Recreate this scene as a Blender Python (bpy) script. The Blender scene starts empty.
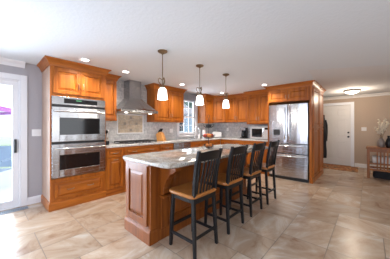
import bpy, bmesh, math, random
from mathutils import Vector, Matrix
random.seed(7)
PI = math.pi
sc = bpy.context.scene
COL = sc.collection
# ---------------------------------------------------------------- camera
F_PX, YAW = 191.6, math.atan(174/191.6)
cd = bpy.data.cameras.new('camera'); cam = bpy.data.objects.new('camera', cd); COL.objects.link(cam)
cam.location = (0, 0, 1.29); cam.rotation_euler = (PI/2, 0, YAW - PI/2)
cd.sensor_width = 36; cd.sensor_fit = 'HORIZONTAL'; cd.lens = 36*F_PX/390; cd.shift_y = -2.0/390; cd.clip_start = 0.05
sc.camera = cam
# ---------------------------------------------------------------- world, sun, window and fill light, exposure
sc.view_settings.view_transform = 'Standard'; sc.view_settings.look = 'None'
sc.view_settings.exposure = 0.6; sc.view_settings.gamma = 1.0; sc.view_settings.use_curve_mapping = False
sc.cycles.use_denoising = True
sc.cycles.max_bounces = 8; sc.cycles.diffuse_bounces = 5; sc.cycles.glossy_bounces = 4
sc.cycles.sample_clamp_indirect = 6.0
w = bpy.data.worlds.new('sky'); sc.world = w; w.use_nodes = True
bg = w.node_tree.nodes['Background']; bg.inputs[0].default_value = (0.78, 0.88, 1.0, 1); bg.inputs[1].default_value = 1.5
def lamp(name, kind, loc, energy, color, rot=(0, 0, 0), size=None, size_y=None, radius=None, parent=None, spot=None, glossy=True):
    l = bpy.data.lights.new(name, kind); l.energy = energy; l.color = color
    if kind == 'AREA':
        l.shape = 'RECTANGLE'; l.size = size; l.size_y = size_y or size
    if radius is not None: l.shadow_soft_size = radius
    if spot: l.spot_size = spot; l.spot_blend = 0.9
    o = bpy.data.objects.new(name, l); o.location = loc; o.rotation_euler = rot; COL.objects.link(o)
    if parent: o.parent = parent
    return o
sun = lamp('sun', 'SUN', (0, 0, 10), 1.6, (1.0, 0.96, 0.9), rot=(math.radians(-12), math.radians(42), 0)); sun.data.angle = 0.01
COOL, WARM = (0.80, 0.89, 1.0), (1.0, 0.90, 0.78)
# daylight by glass door and kitchen window; side and rear lamps are added fill
lamp('glass_door_daylight', 'AREA', (-0.5, 4.62, 1.1), 140, (0.70, 0.84, 1.0), rot=(-PI/2, 0, 0), size=1.7, size_y=1.9)
lamp('sink_window_daylight', 'AREA', (4.3, 4.62, 1.6), 24, COOL, rot=(-PI/2, 0, 0), size=0.8, size_y=1.1)
lamp('side_fill_light', 'AREA', (-3.15, 0.6, 1.35), 75, (0.74, 0.80, 1.0), rot=(0, -PI/2, 0), size=1.7, size_y=3.6)
lamp('rear_fill_light', 'AREA', (1.0, -3.95, 1.35), 30, (1.0, 0.97, 0.94), rot=(PI/2, 0, 0), size=5.0, size_y=1.7)

# ---------------------------------------------------------------- mesh helpers
class MB:
    def __init__(s): s.v = []; s.f = []; s.m = []; s.cur = 0
    def add(s, vs, fs):
        b = len(s.v); s.v += [tuple(p) for p in vs]
        for f in fs: s.f.append(tuple(b+i for i in f)); s.m.append(s.cur)
        return s
    def box(s, x0, x1, y0, y1, z0, z1):
        v = [(x, y, z) for z in (z0, z1) for y in (y0, y1) for x in (x0, x1)]
        return s.add(v, [(0, 2, 3, 1), (4, 5, 7, 6), (0, 1, 5, 4), (2, 6, 7, 3), (0, 4, 6, 2), (1, 3, 7, 5)])
    def hexa(s, b, t):   # two quads (ccw seen from above)
        return s.add(list(b)+list(t), [(3, 2, 1, 0), (4, 5, 6, 7), (0, 1, 5, 4), (1, 2, 6, 5), (2, 3, 7, 6), (3, 0, 4, 7)])
    def ring(s, loops, cap=True, closed=False):
        n = len(loops[0]); vs = [p for l in loops for p in l]; fs = []
        m = len(loops)
        for k in range(m if closed else m-1):
            a, b = k*n, ((k+1) % m)*n
            for i in range(n):
                j = (i+1) % n; fs.append((a+i, a+j, b+j, b+i))
        if cap and not closed:
            fs.append(tuple(reversed(range(n)))); fs.append(tuple((m-1)*n+i for i in range(n)))
        return s.add(vs, fs)
    def lathe(s, prof, c=(0, 0, 0), seg=24, cap=True):
        return s.ring([[(c[0]+r*math.cos(2*PI*i/seg), c[1]+r*math.sin(2*PI*i/seg), c[2]+z) for i in range(seg)] for r, z in prof], cap)
    def tube(s, pts, r, seg=8, closed=False, cap=True, flat=1.0):
        P = [Vector(p) for p in pts]; n = len(P); loops = []
        rr = r if isinstance(r, (list, tuple)) else [r]*n
        up = None
        for i, p in enumerate(P):
            if closed: d = P[(i+1) % n]-P[i-1]
            else: d = P[min(i+1, n-1)]-P[max(i-1, 0)]
            d.normalize()
            if up is None: up = Vector((0, 0, 1)) if abs(d.z) < .9 else Vector((1, 0, 0))
            a = d.cross(up).normalized(); b = a.cross(d).normalized(); up = b
            loops.append([tuple(p+rr[i]*(math.cos(2*PI*k/seg)*a+flat*math.sin(2*PI*k/seg)*b)) for k in range(seg)])
        return s.ring(loops, cap, closed)
    def bar(s, p, q, wx, wy, wx2=None, wy2=None):   # square bar with its section kept in x,y
        wx2 = wx2 or wx; wy2 = wy2 or wy
        f = lambda c, a, b: [(c[0]-a/2, c[1]-b/2, c[2]), (c[0]+a/2, c[1]-b/2, c[2]), (c[0]+a/2, c[1]+b/2, c[2]), (c[0]-a/2, c[1]+b/2, c[2])]
        return s.hexa(f(p, wx, wy), f(q, wx2, wy2))
    def prism(s, poly, z0, z1):
        n = len(poly)
        return s.ring([[(x, y, z0) for x, y in poly], [(x, y, z1) for x, y in poly]])
    def prism_x(s, poly, x0, x1):     # poly in (y,z)
        return s.ring([[(x0, y, z) for y, z in poly], [(x1, y, z) for y, z in poly]])
    def sweep(s, path, prof, closed=False):   # profile (out, z) carried along a plan path, out = to the right of travel
        n = len(path); loops = []
        for i in range(n):
            p = Vector(path[i])
            dp = (p-Vector(path[i-1])).normalized() if (i > 0 or closed) else None
            dn = (Vector(path[(i+1) % n])-p).normalized() if (i < n-1 or closed) else None
            if dp is None: dp = dn
            if dn is None: dn = dp
            n1 = Vector((dp.y, -dp.x)); n2 = Vector((dn.y, -dn.x)); m = (n1+n2); m = m/max(m.dot(n1), 1e-6)
            loops.append([(p.x+m.x*o, p.y+m.y*o, z) for o, z in prof])
        return s.ring(loops, True, closed)
    def xf(s, M, start=0):
        s.v[start:] = [tuple(M @ Vector(p)) for p in s.v[start:]]; return s
    def build(s, name, mat, parent=None, bevel=0, smooth=False, loc=None, rz=0, subsurf=0):
        me = bpy.data.meshes.new(name); me.from_pydata(s.v, [], s.f)
        mats = mat if isinstance(mat, (list, tuple)) else [mat]
        for m in mats: me.materials.append(m)
        if len(mats) > 1: me.polygons.foreach_set('material_index', s.m)
        bm = bmesh.new(); bm.from_mesh(me); bmesh.ops.recalc_face_normals(bm, faces=bm.faces); bm.to_mesh(me); bm.free()
        if smooth:
            me.polygons.foreach_set('use_smooth', [True]*len(me.polygons))
            try: me.set_sharp_from_angle(angle=math.radians(40))
            except Exception: pass
        me.update()
        o = bpy.data.objects.new(name, me); COL.objects.link(o)
        if parent: o.parent = parent
        if loc: o.location = loc
        if rz: o.rotation_euler = (0, 0, rz)
        if bevel:
            b = o.modifiers.new('bevel', 'BEVEL'); b.width = bevel; b.segments = 2; b.limit_method = 'ANGLE'
        if subsurf:
            b = o.modifiers.new('sub', 'SUBSURF'); b.levels = subsurf; b.render_levels = subsurf
        return o
def tag(o, label=None, cat=None, group=None, kind=None):
    if label: o['label'] = label
    if cat: o['category'] = cat
    if group: o['group'] = group
    if kind: o['kind'] = kind
    return o
def thing(name, label, cat, loc=(0, 0, 0), rz=0, group=None):
    o = bpy.data.objects.new(name, None); o.empty_display_size = .1; COL.objects.link(o)
    o.location = loc; o.rotation_euler = (0, 0, rz)
    return tag(o, label, cat, group)
def copy_tree(o, parent=None):
    c = o.copy(); COL.objects.link(c); c.parent = parent
    for ch in list(o.children):
        copy_tree(ch, c)
    return c
def struct(name, mb, mat, label=None, **k):
    return tag(mb.build(name, mat, **k), label, None, None, 'structure')

# ---------------------------------------------------------------- materials
def new_mat(name):
    m = bpy.data.materials.new(name); m.use_nodes = True; nt = m.node_tree
    return m, nt, nt.nodes['Principled BSDF']
def node(nt, kind, **k):
    n = nt.nodes.new(kind)
    for a, v in k.items():
        if a.startswith('i_'): n.inputs[a[2:].replace('_', ' ')].default_value = v
        else: setattr(n, a, v)
    return n
def plain(name, col, rough=.5, metal=0, emit=None, es=1, bump=0, bscale=40, coat=0, trans=0, spec=None):
    m, nt, b = new_mat(name)
    b.inputs['Base Color'].default_value = (*col, 1); b.inputs['Roughness'].default_value = rough; b.inputs['Metallic'].default_value = metal
    if emit: b.inputs['Emission Color'].default_value = (*emit, 1); b.inputs['Emission Strength'].default_value = es
    if coat: b.inputs['Coat Weight'].default_value = coat; b.inputs['Coat Roughness'].default_value = .15
    if trans: b.inputs['Transmission Weight'].default_value = trans
    if spec is not None: b.inputs['Specular IOR Level'].default_value = spec
    # slight procedural variation
    tc = node(nt, 'ShaderNodeTexCoord'); n = node(nt, 'ShaderNodeTexNoise', i_Scale=bscale, i_Detail=3.0)
    nt.links.new(tc.outputs['Object'], n.inputs['Vector'])
    if bump:
        bp = node(nt, 'ShaderNodeBump', i_Strength=bump, i_Distance=.01)
        nt.links.new(n.outputs['Fac'], bp.inputs['Height']); nt.links.new(bp.outputs[0], b.inputs['Normal'])
    else:
        r = node(nt, 'ShaderNodeMapRange'); r.inputs[3].default_value = max(rough-.04, 0.01); r.inputs[4].default_value = rough+.04
        nt.links.new(n.outputs['Fac'], r.inputs[0]); nt.links.new(r.outputs[0], b.inputs['Roughness'])
    return m
def ramp(nt, stops):
    r = nt.nodes.new('ShaderNodeValToRGB'); e = r.color_ramp.elements
    while len(e) < len(stops): e.new(.5)
    for k, (p, c) in enumerate(stops): e[k].position = p; e[k].color = (*c, 1)
    return r
def wood(name, dark, light, scale=(14, 14, 1.2), rough=.38, coat=.08):
    m, nt, b = new_mat(name)
    tc = node(nt, 'ShaderNodeTexCoord'); oi = node(nt, 'ShaderNodeObjectInfo')
    ad = node(nt, 'ShaderNodeVectorMath', operation='ADD'); mu = node(nt, 'ShaderNodeVectorMath', operation='SCALE'); mu.inputs['Scale'].default_value = 7
    nt.links.new(oi.outputs['Location'], mu.inputs[0]); nt.links.new(tc.outputs['Object'], ad.inputs[0]); nt.links.new(mu.outputs[0], ad.inputs[1])
    mp = node(nt, 'ShaderNodeMapping'); mp.inputs['Scale'].default_value = scale; nt.links.new(ad.outputs[0], mp.inputs[0])
    n1 = node(nt, 'ShaderNodeTexNoise', i_Scale=1.0, i_Detail=5.0, i_Roughness=.6, i_Distortion=.6); nt.links.new(mp.outputs[0], n1.inputs['Vector'])
    r = ramp(nt, [(.3, dark), (.7, light)]); nt.links.new(n1.outputs['Fac'], r.inputs[0])
    nt.links.new(r.outputs[0], b.inputs['Base Color'])
    b.inputs['Roughness'].default_value = rough; b.inputs['Specular IOR Level'].default_value = .32; b.inputs['Coat Weight'].default_value = coat; b.inputs['Coat Roughness'].default_value = .25
    return m
M = {}
M['cab'] = wood('cherry_cabinet_wood', (.24, .058, .005), (.50, .155, .018))
M['cabh'] = wood('cherry_cabinet_wood_horizontal', (.24, .058, .005), (.50, .155, .018), scale=(1.2, 14, 14))
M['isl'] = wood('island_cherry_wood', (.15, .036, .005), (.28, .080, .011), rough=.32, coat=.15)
M['seat'] = wood('oak_seat_wood', (.30, .11, .025), (.46, .18, .045), scale=(3, 16, 16), rough=.3)
M['bench'] = wood('oak_table_wood', (.16, .048, .006), (.30, .10, .014))
M['blockw'] = wood('knife_block_wood', (.50, .22, .06), (.65, .32, .1))
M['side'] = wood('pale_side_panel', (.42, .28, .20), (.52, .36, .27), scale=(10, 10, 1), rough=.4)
M['black'] = plain('black_paint', (.008, .008, .009), .36, spec=.35)
M['blackg'] = plain('black_glass', (.008, .008, .009), .08, spec=.5)
M['iron'] = plain('cast_iron', (.02, .02, .022), .45)
M['white'] = plain('white_trim_paint', (.78, .78, .80), .4)
M['doorw'] = plain('white_door_paint', (.74, .71, .67), .4)
M['plate'] = plain('white_plastic', (.8, .8, .8), .35)
M['nickel'] = plain('brushed_nickel', (.62, .58, .52), .28, 1)
M['bronze'] = plain('antique_bronze', (.22, .15, .09), .35, 1)
M['handle'] = plain('pewter_handle', (.30, .27, .24), .3, 1)
M['chrome'] = plain('chrome', (.75, .76, .78), .12, 1)
M['opal'] = plain('opal_glass_lit', (.9, .88, .84), .3, emit=(1, .95, .88), es=2.2)
M['lens'] = plain('lamp_lens_lit', (.9, .9, .9), .3, emit=(1, .96, .9), es=9)
M['dome'] = plain('dome_glass_lit', (.9, .88, .84), .3, emit=(1, .90, .76), es=1.7)
M['coat'] = plain('black_cloth', (.012, .011, .013), .9, bump=.4)
M['linen'] = plain('white_linen', (.72, .70, .66), .9, bump=.4)
M['petal'] = plain('cream_petals', (.72, .64, .50), .8)
M['stem'] = plain('dry_stem', (.22, .16, .09), .8)
M['ceramic'] = plain('grey_brown_ceramic', (.28, .24, .21), .3)
M['purple'] = plain('purple_canvas', (.42, .12, .52), .8)
M['canvas'] = plain('white_canvas', (.85, .83, .84), .8)
M['patiometal'] = plain('pale_blue_metal', (.20, .27, .36), .4)
M['leaf'] = plain('pale_green_leaves', (.13, .24, .20), .8, bump=1, bscale=12)
M['bark'] = plain('tree_bark', (.2, .15, .12), .9, bump=1)
M['siding'] = plain('blue_grey_siding', (.30, .40, .50), .7)
M['roofm'] = plain('grey_shingles', (.25, .26, .28), .9)
M['apple'] = plain('red_apple', (.55, .06, .03), .3)
M['orange'] = plain('orange_peel', (.80, .25, .04), .45, bump=.3, bscale=90)
M['fabric'] = plain('grey_valance_cloth', (.30, .31, .34), .9, bump=.3)
M['display'] = plain('oven_display', (.01, .01, .01), .1, emit=(.25, .8, .4), es=.5)

def steel_mat(c=.43):
    m, nt, b = new_mat('stainless_steel')
    tc = node(nt, 'ShaderNodeTexCoord'); mp = node(nt, 'ShaderNodeMapping'); mp.inputs['Scale'].default_value = (3, 3, 260)
    nt.links.new(tc.outputs['Object'], mp.inputs[0])
    n = node(nt, 'ShaderNodeTexNoise', i_Scale=1.0, i_Detail=2.0); nt.links.new(mp.outputs[0], n.inputs['Vector'])
    r = node(nt, 'ShaderNodeMapRange'); r.inputs[3].default_value = .17; r.inputs[4].default_value = .33
    nt.links.new(n.outputs['Fac'], r.inputs[0]); nt.links.new(r.outputs[0], b.inputs['Roughness'])
    b.inputs['Base Color'].default_value = (c, c, c*1.02, 1); b.inputs['Metallic'].default_value = 1
    # very slight waviness of the sheet, gives the vertical streaks of reflection
    mp2 = node(nt, 'ShaderNodeMapping'); mp2.inputs['Scale'].default_value = (9, 9, .5); nt.links.new(tc.outputs['Object'], mp2.inputs[0])
    n2 = node(nt, 'ShaderNodeTexNoise', i_Scale=1.0, i_Detail=1.0); nt.links.new(mp2.outputs[0], n2.inputs['Vector'])
    bp = node(nt, 'ShaderNodeBump', i_Strength=.35, i_Distance=.02); nt.links.new(n2.outputs['Fac'], bp.inputs['Height']); nt.links.new(bp.outputs[0], b.inputs['Normal'])
    return m
M['steel'] = steel_mat(); M['steel2'] = steel_mat(.58)
def granite():
    m, nt, b = new_mat('granite')
    tc = node(nt, 'ShaderNodeTexCoord')
    n1 = node(nt, 'ShaderNodeTexNoise', i_Scale=7.0, i_Detail=6.0, i_Roughness=.7); n2 = node(nt, 'ShaderNodeTexNoise', i_Scale=70.0, i_Detail=3.0)
    for n in (n1, n2): nt.links.new(tc.outputs['Object'], n.inputs['Vector'])
    r1 = ramp(nt, [(.30, (.24, .17, .12)), (.45, (.40, .35, .29)), (.60, (.52, .50, .46)), (.75, (.34, .34, .34))]); nt.links.new(n1.outputs['Fac'], r1.inputs[0])
    r2 = ramp(nt, [(.36, (.12, .10, .09)), (.48, (1, 1, 1))]); nt.links.new(n2.outputs['Fac'], r2.inputs[0])
    mx = node(nt, 'ShaderNodeMix', data_type='RGBA', blend_type='MULTIPLY'); mx.inputs[0].default_value = .7
    nt.links.new(r1.outputs[0], mx.inputs[6]); nt.links.new(r2.outputs[0], mx.inputs[7]); nt.links.new(mx.outputs[2], b.inputs['Base Color'])
    b.inputs['Roughness'].default_value = .10
    return m
M['granite'] = granite()
def quartz():
    m, nt, b = new_mat('pale_stone_worktop')
    tc = node(nt, 'ShaderNodeTexCoord'); n1 = node(nt, 'ShaderNodeTexNoise', i_Scale=40.0, i_Detail=5.0); nt.links.new(tc.outputs['Object'], n1.inputs['Vector'])
    r1 = ramp(nt, [(.35, (.45, .43, .40)), (.6, (.72, .71, .69))]); nt.links.new(n1.outputs['Fac'], r1.inputs[0]); nt.links.new(r1.outputs[0], b.inputs['Base Color'])
    b.inputs['Roughness'].default_value = .15
    return m
M['quartz'] = quartz()
def tile_wall(name, axis, bw, rh, c1, c2, mortar, rough=.25, msize=.006):
    m, nt, b = new_mat(name)
    tc = node(nt, 'ShaderNodeTexCoord'); sx = node(nt, 'ShaderNodeSeparateXYZ'); cx = node(nt, 'ShaderNodeCombineXYZ')
    nt.links.new(tc.outputs['Object'], sx.inputs[0]); nt.links.new(sx.outputs[axis], cx.inputs[0]); nt.links.new(sx.outputs[2], cx.inputs[1])
    br = node(nt, 'ShaderNodeTexBrick'); br.inputs['Scale'].default_value = 1; br.inputs['Brick Width'].default_value = bw; br.inputs['Row Height'].default_value = rh
    br.inputs['Mortar Size'].default_value = msize; br.inputs['Color1'].default_value = (*c1, 1); br.inputs['Color2'].default_value = (*c2, 1); br.inputs['Mortar'].default_value = (*mortar, 1)
    nt.links.new(cx.outputs[0], br.inputs['Vector'])
    n = node(nt, 'ShaderNodeTexNoise', i_Scale=14.0, i_Detail=5.0, i_Distortion=1.0); nt.links.new(tc.outputs['Object'], n.inputs['Vector'])
    r = ramp(nt, [(.3, (.72, .72, .74)), (.7, (1.12, 1.1, 1.08))]); nt.links.new(n.outputs['Fac'], r.inputs[0])
    mx = node(nt, 'ShaderNodeMix', data_type='RGBA', blend_type='MULTIPLY'); mx.inputs[0].default_value = 1
    nt.links.new(br.outputs['Color'], mx.inputs[6]); nt.links.new(r.outputs[0], mx.inputs[7]); nt.links.new(mx.outputs[2], b.inputs['Base Color'])
    b.inputs['Roughness'].default_value = rough
    bp = node(nt, 'ShaderNodeBump', i_Strength=.5, i_Distance=.004); bp.invert = True
    nt.links.new(br.outputs['Fac'], bp.inputs['Height']); nt.links.new(bp.outputs[0], b.inputs['Normal'])
    return m
M['subx'] = tile_wall('grey_subway_tile_x', 0, .20, .10, (.64, .65, .66), (.55, .56, .57), (.72, .72, .72))
M['suby'] = tile_wall('grey_subway_tile_y', 1, .20, .10, (.64, .65, .66), (.55, .56, .57), (.72, .72, .72))
M['deco'] = tile_wall('beige_stone_tile', 0, .11, .11, (.60, .50, .38), (.52, .43, .33), (.55, .5, .42))
def floor_mat():
    m, nt, b = new_mat('marbled_floor_tile')
    tc = node(nt, 'ShaderNodeTexCoord'); g = node(nt, 'ShaderNodeNewGeometry')
    m1 = node(nt, 'ShaderNodeMath', operation='MULTIPLY'); m1.inputs[1].default_value = 57
    nt.links.new(g.outputs['Random Per Island'], m1.inputs[0])
    cx = node(nt, 'ShaderNodeCombineXYZ'); nt.links.new(m1.outputs[0], cx.inputs[0]); nt.links.new(m1.outputs[0], cx.inputs[2])
    ad = node(nt, 'ShaderNodeVectorMath', operation='ADD'); nt.links.new(tc.outputs['Object'], ad.inputs[0]); nt.links.new(cx.outputs[0], ad.inputs[1])
    rt = node(nt, 'ShaderNodeVectorRotate', rotation_type='Z_AXIS'); m2 = node(nt, 'ShaderNodeMath', operation='MULTIPLY'); m2.inputs[1].default_value = 40
    nt.links.new(g.outputs['Random Per Island'], m2.inputs[0]); nt.links.new(m2.outputs[0], rt.inputs['Angle']); nt.links.new(ad.outputs[0], rt.inputs['Vector'])
    mp = node(nt, 'ShaderNodeMapping'); mp.inputs['Scale'].default_value = (1.6, 3.4, 1.6); nt.links.new(rt.outputs[0], mp.inputs[0])
    n = node(nt, 'ShaderNodeTexNoise', i_Scale=1.3, i_Detail=7.0, i_Roughness=.65, i_Distortion=.8); nt.links.new(mp.outputs[0], n.inputs['Vector'])
    r = ramp(nt, [(.28, (.27, .15, .085)), (.42, (.40, .28, .19)), (.56, (.48, .37, .272)), (.72, (.58, .515, .435))]); nt.links.new(n.outputs['Fac'], r.inputs[0])
    mr = node(nt, 'ShaderNodeMapRange'); mr.inputs[3].default_value = .84; mr.inputs[4].default_value = 1.14; nt.links.new(g.outputs['Random Per Island'], mr.inputs[0])
    mx = node(nt, 'ShaderNodeVectorMath', operation='SCALE'); nt.links.new(r.outputs[0], mx.inputs[0]); nt.links.new(mr.outputs[0], mx.inputs['Scale'])
    nt.links.new(mx.outputs[0], b.inputs['Base Color']); b.inputs['Roughness'].default_value = .27
    return m
M['tile'] = floor_mat(); M['grout'] = plain('floor_grout', (.22, .17, .13), .9)
def paint(name, col, bs=90, bump=.05):
    m = plain(name, col, .85, bump=bump, bscale=bs); return m
M['wallL'] = paint('grey_wall_paint', (.40, .385, .405))
M['wallR'] = paint('tan_wall_tone', (.44, .34, .26))  # browner tone than the grey walls
M['ceil'] = paint('textured_ceiling', (.745, .79, .835), 30, .35)
M['ceilh'] = paint('smooth_hall_ceiling', (.76, .77, .79))
def glass_mat():
    m, nt, b = new_mat('window_glass'); out = nt.nodes['Material Output']
    t = node(nt, 'ShaderNodeBsdfTransparent'); g = node(nt, 'ShaderNodeBsdfGlossy'); g.inputs['Roughness'].default_value = 0.02
    mx = node(nt, 'ShaderNodeMixShader'); fr = node(nt, 'ShaderNodeFresnel'); fr.inputs[0].default_value = 1.3
    nt.links.new(fr.outputs[0], mx.inputs[0]); nt.links.new(t.outputs[0], mx.inputs[1]); nt.links.new(g.outputs[0], mx.inputs[2]); nt.links.new(mx.outputs[0], out.inputs[0])
    return m
M['glass'] = glass_mat()
M['deck'] = plain('pale_patio_concrete', (.50, .52, .56), .8, bump=.3)
M['lawn'] = plain('pale_lawn', (.33, .42, .30), .9, bump=.5)
M['rug'] = None
def rug_mat():
    m, nt, b = new_mat('patterned_rug')
    tc = node(nt, 'ShaderNodeTexCoord'); v = node(nt, 'ShaderNodeTexVoronoi', i_Scale=7.0); nt.links.new(tc.outputs['Object'], v.inputs['Vector'])
    r = ramp(nt, [(.1, (.40, .17, .05)), (.35, (.22, .07, .03)), (.6, (.50, .24, .09)), (.8, (.14, .09, .06))]); nt.links.new(v.outputs['Distance'], r.inputs[0])
    nt.links.new(r.outputs[0], b.inputs['Base Color']); b.inputs['Roughness'].default_value = .95
    return m
M['rug'] = rug_mat()

# ================================================================ THE SETTING
CZ = 2.36; YW = 4.22; XR = 5.83; XD = 8.2; XL = -3.2; YB = -4.0
T = .14
# floor: modular tiles of five sizes laid on grout
mb = MB(); mb.box(XL, XD, YB, YW, -.05, -.004); mb.cur = 1
U = .226; FX0 = 2.90-27*U; FY0 = .33-20*U; nx = int((XD-FX0)/U)+1; ny = int((YW-FY0)/U)+1
occ = [[False]*(ny+4) for _ in range(nx+4)]
for i in range(nx):
    for j in range(ny):
        if occ[i][j]: continue
        opts = [(3, 2), (2, 3), (3, 2), (2, 2), (3, 2), (2, 3)]; random.shuffle(opts); opts += [(2, 1), (1, 2)]
        for a, b in opts+[(1, 1)]:
            if i+a <= nx and j+b <= ny and all(not occ[i+p][j+q] for p in range(a) for q in range(b)):
                if (a, b) == (1, 1) and False: continue
                for p in range(a):
                    for q in range(b): occ[i+p][j+q] = True
                x0, y0 = max(FX0+i*U+.0035, XL), max(FY0+j*U+.0035, YB); x1, y1 = min(FX0+(i+a)*U-.0035, XD), min(FY0+(j+b)*U-.0035, YW)
                mb.add([(x0, y0, 0), (x1, y0, 0), (x1, y1, 0), (x0, y1, 0)], [(0, 1, 2, 3)]); break
struct('floor', mb, [M['grout'], M['tile']], 'beige marbled floor tiles in mixed sizes')
mb = MB().box(XL-T, XD+T, YB-T, YW+T, CZ, CZ+.12); struct('ceiling', mb, M['ceil'], 'pale textured kitchen ceiling')
mb = MB().prism([(4.05, .84), (4.33, .32), (4.97, -.88), (6.65, -4.0), (8.2, -4.0), (8.2, .9), (6.6, .9), (4.93, .9)], CZ-.004, CZ-.001)
struct('ceiling_hall', mb, M['ceilh'], 'smooth white ceiling over the entry hall')
# stove wall (left) with the sliding door opening and the sink window opening
DX0, DX1, DZ = -1.42, .40, 2.06
WX0, WX1, WZ0, WZ1 = 3.93, 4.66, 1.08, 2.16
mb = MB(); y0, y1 = YW, YW+T
mb.box(XL, DX0, y0, y1, 0, CZ); mb.box(DX0, DX1, y0, y1, DZ, CZ); mb.box(DX1, WX0, y0, y1, 0, CZ)
mb.box(WX0, WX1, y0, y1, 0, WZ0); mb.box(WX0, WX1, y0, y1, WZ1, CZ); mb.box(WX1, XD, y0, y1, 0, CZ)
struct('wall_left', mb, M['wallL'], 'grey painted wall with sliding door and sink window')
mb = MB().box(XR, XR+.10, 1.04, YW, 0, CZ); struct('wall_kitchen_end', mb, M['wallL'], 'end wall of the kitchen behind fridge and microwave')
# door wall with door opening
EY0, EY1, EZ = .45, 1.31, 2.05
mb = MB(); mb.box(XD, XD+T, YB, EY0, 0, CZ); mb.box(XD, XD+T, EY0, EY1, EZ, CZ); mb.box(XD, XD+T, EY1, YW, 0, CZ)
struct('wall_right', mb, M['wallR'], 'tan wall with the white entry door')
# walls behind the camera with openings added to let light in
mb = MB(); mb.box(XL-T, XL, YB, -1.3, 0, CZ); mb.box(XL-T, XL, -1.3, 2.5, 0, .45); mb.box(XL-T, XL, -1.3, 2.5, 2.15, CZ); mb.box(XL-T, XL, 2.5, YW, 0, CZ)
struct('wall_rear_left', mb, M['wallL'])
mb = MB(); mb.box(XL, -1.6, YB-T, YB, 0, CZ); mb.box(-1.6, 3.6, YB-T, YB, 0, .45); mb.box(-1.6, 3.6, YB-T, YB, 2.15, CZ); mb.box(3.6, XD, YB-T, YB, 0, CZ)
struct('wall_rear', mb, M['wallR'])
# backsplash tile
BY = YW-.012
mb = MB(); mb.box(1.53, WX0-.09, BY, YW, .945, CZ); mb.box(WX0-.09, WX1+.09, BY, YW, .945, WZ0-.09); mb.box(WX1+.09, XR, BY, YW, .945, CZ)
struct('wall_tile_left', mb, M['subx'], 'grey stone backsplash tile behind the cooktop')
mb = MB().box(XR-.012, XR, 1.98, BY, .945, 1.7); struct('wall_tile_end', mb, M['suby'], 'grey stone backsplash tile beside the microwave')
# decorative panel behind the cooktop
t = thing('tile_panel', 'beige framed stone tile panel set in backsplash over cooktop', 'tile panel', (2.35, BY, 1.14))
MB().box(-.32, .32, -.010, 0, 0.02, .455).build('tile_field', M['deco'], t)
f = MB(); f.box(-.345, -.315, -.018, 0, 0, .47); f.box(.315, .345, -.018, 0, 0, .47); f.box(-.315, .315, -.018, 0, 0, .03); f.box(-.315, .315, -.018, 0, .44, .47)
f.build('pencil_border', M['white'], t, bevel=.004)
for px, pz in ((0, .09), (-.15, .24), (.15, .24), (0, .385)):
    MB().prism([(px-.03, -.013), (px+.03, -.013), (px+.03, -.008), (px-.03, -.008)], pz-.03, pz+.03).build('accent_tile', M['ceramic'], t)
# crown and base mouldings of the walls
CR = [(0, CZ-.001), (.075, CZ-.001), (.07, CZ-.015), (.03, CZ-.045), (.012, CZ-.085), (0, CZ-.09)]
def flip(path): return list(reversed(path))
struct('trim_1', MB().sweep([(XL, YW), (.455, YW)], CR), M['white'], 'white crown moulding above the sliding door')
CRH = [(0, CZ-.013), (.075, CZ-.013), (.07, CZ-.03), (.03, CZ-.055), (.012, CZ-.095), (0, CZ-.10)]
struct('trim_2', MB().sweep([(XD, YW-.01), (XD, .89)], CRH), M['doorw'])
struct('trim_3', MB().sweep([(XD, .89), (XD, YB)], CRH), M['doorw'], 'white crown moulding above the entry door')
BB = [(0, 0), (.016, 0), (.016, .09), (.008, .115), (0, .12)]
struct('baseboard_left', MB().sweep([(.485, YW), (.677, YW)], BB), M['white'], 'white baseboard between sliding door and ovens')
struct('baseboard_right', MB().sweep([(XD, EY0-.10), (XD, YB)], BB), M['doorw'], 'white baseboard along the tan wall')
# casings
mb = MB(); y0, y1 = YW-.02, YW
mb.box(DX1, DX1+.085, y0, y1, 0, DZ+.085); mb.box(DX0-.085, DX0, y0, y1, 0, DZ+.085); mb.box(DX0, DX1, y0, y1, DZ, DZ+.085)
mb.box(DX1-.02, DX1, YW, YW+T, 0, DZ); mb.box(DX0, DX0+.02, YW, YW+T, 0, DZ); mb.box(DX0+.02, DX1-.02, YW, YW+T, DZ-.02, DZ); mb.box(DX0+.02, DX1-.02, YW, YW+T, 0, .02)
struct('trim_4', mb, M['white'], 'white casing around the sliding glass door', bevel=.004)
mb = MB(); x0, x1 = XD-.02, XD
mb.box(x0, x1, EY0-.09, EY0, 0, EZ+.09); mb.box(x0, x1, EY1, EY1+.09, 0, EZ+.09); mb.box(x0, x1, EY0, EY1, EZ, EZ+.09)
struct('trim_5', mb, M['white'], 'white casing around the entry door', bevel=.004)
struct('trim_6', MB().box(XD-.005, XD+T, EY0, EY1, .0, .0098), M['bench'], 'wooden threshold under the entry door')
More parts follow.
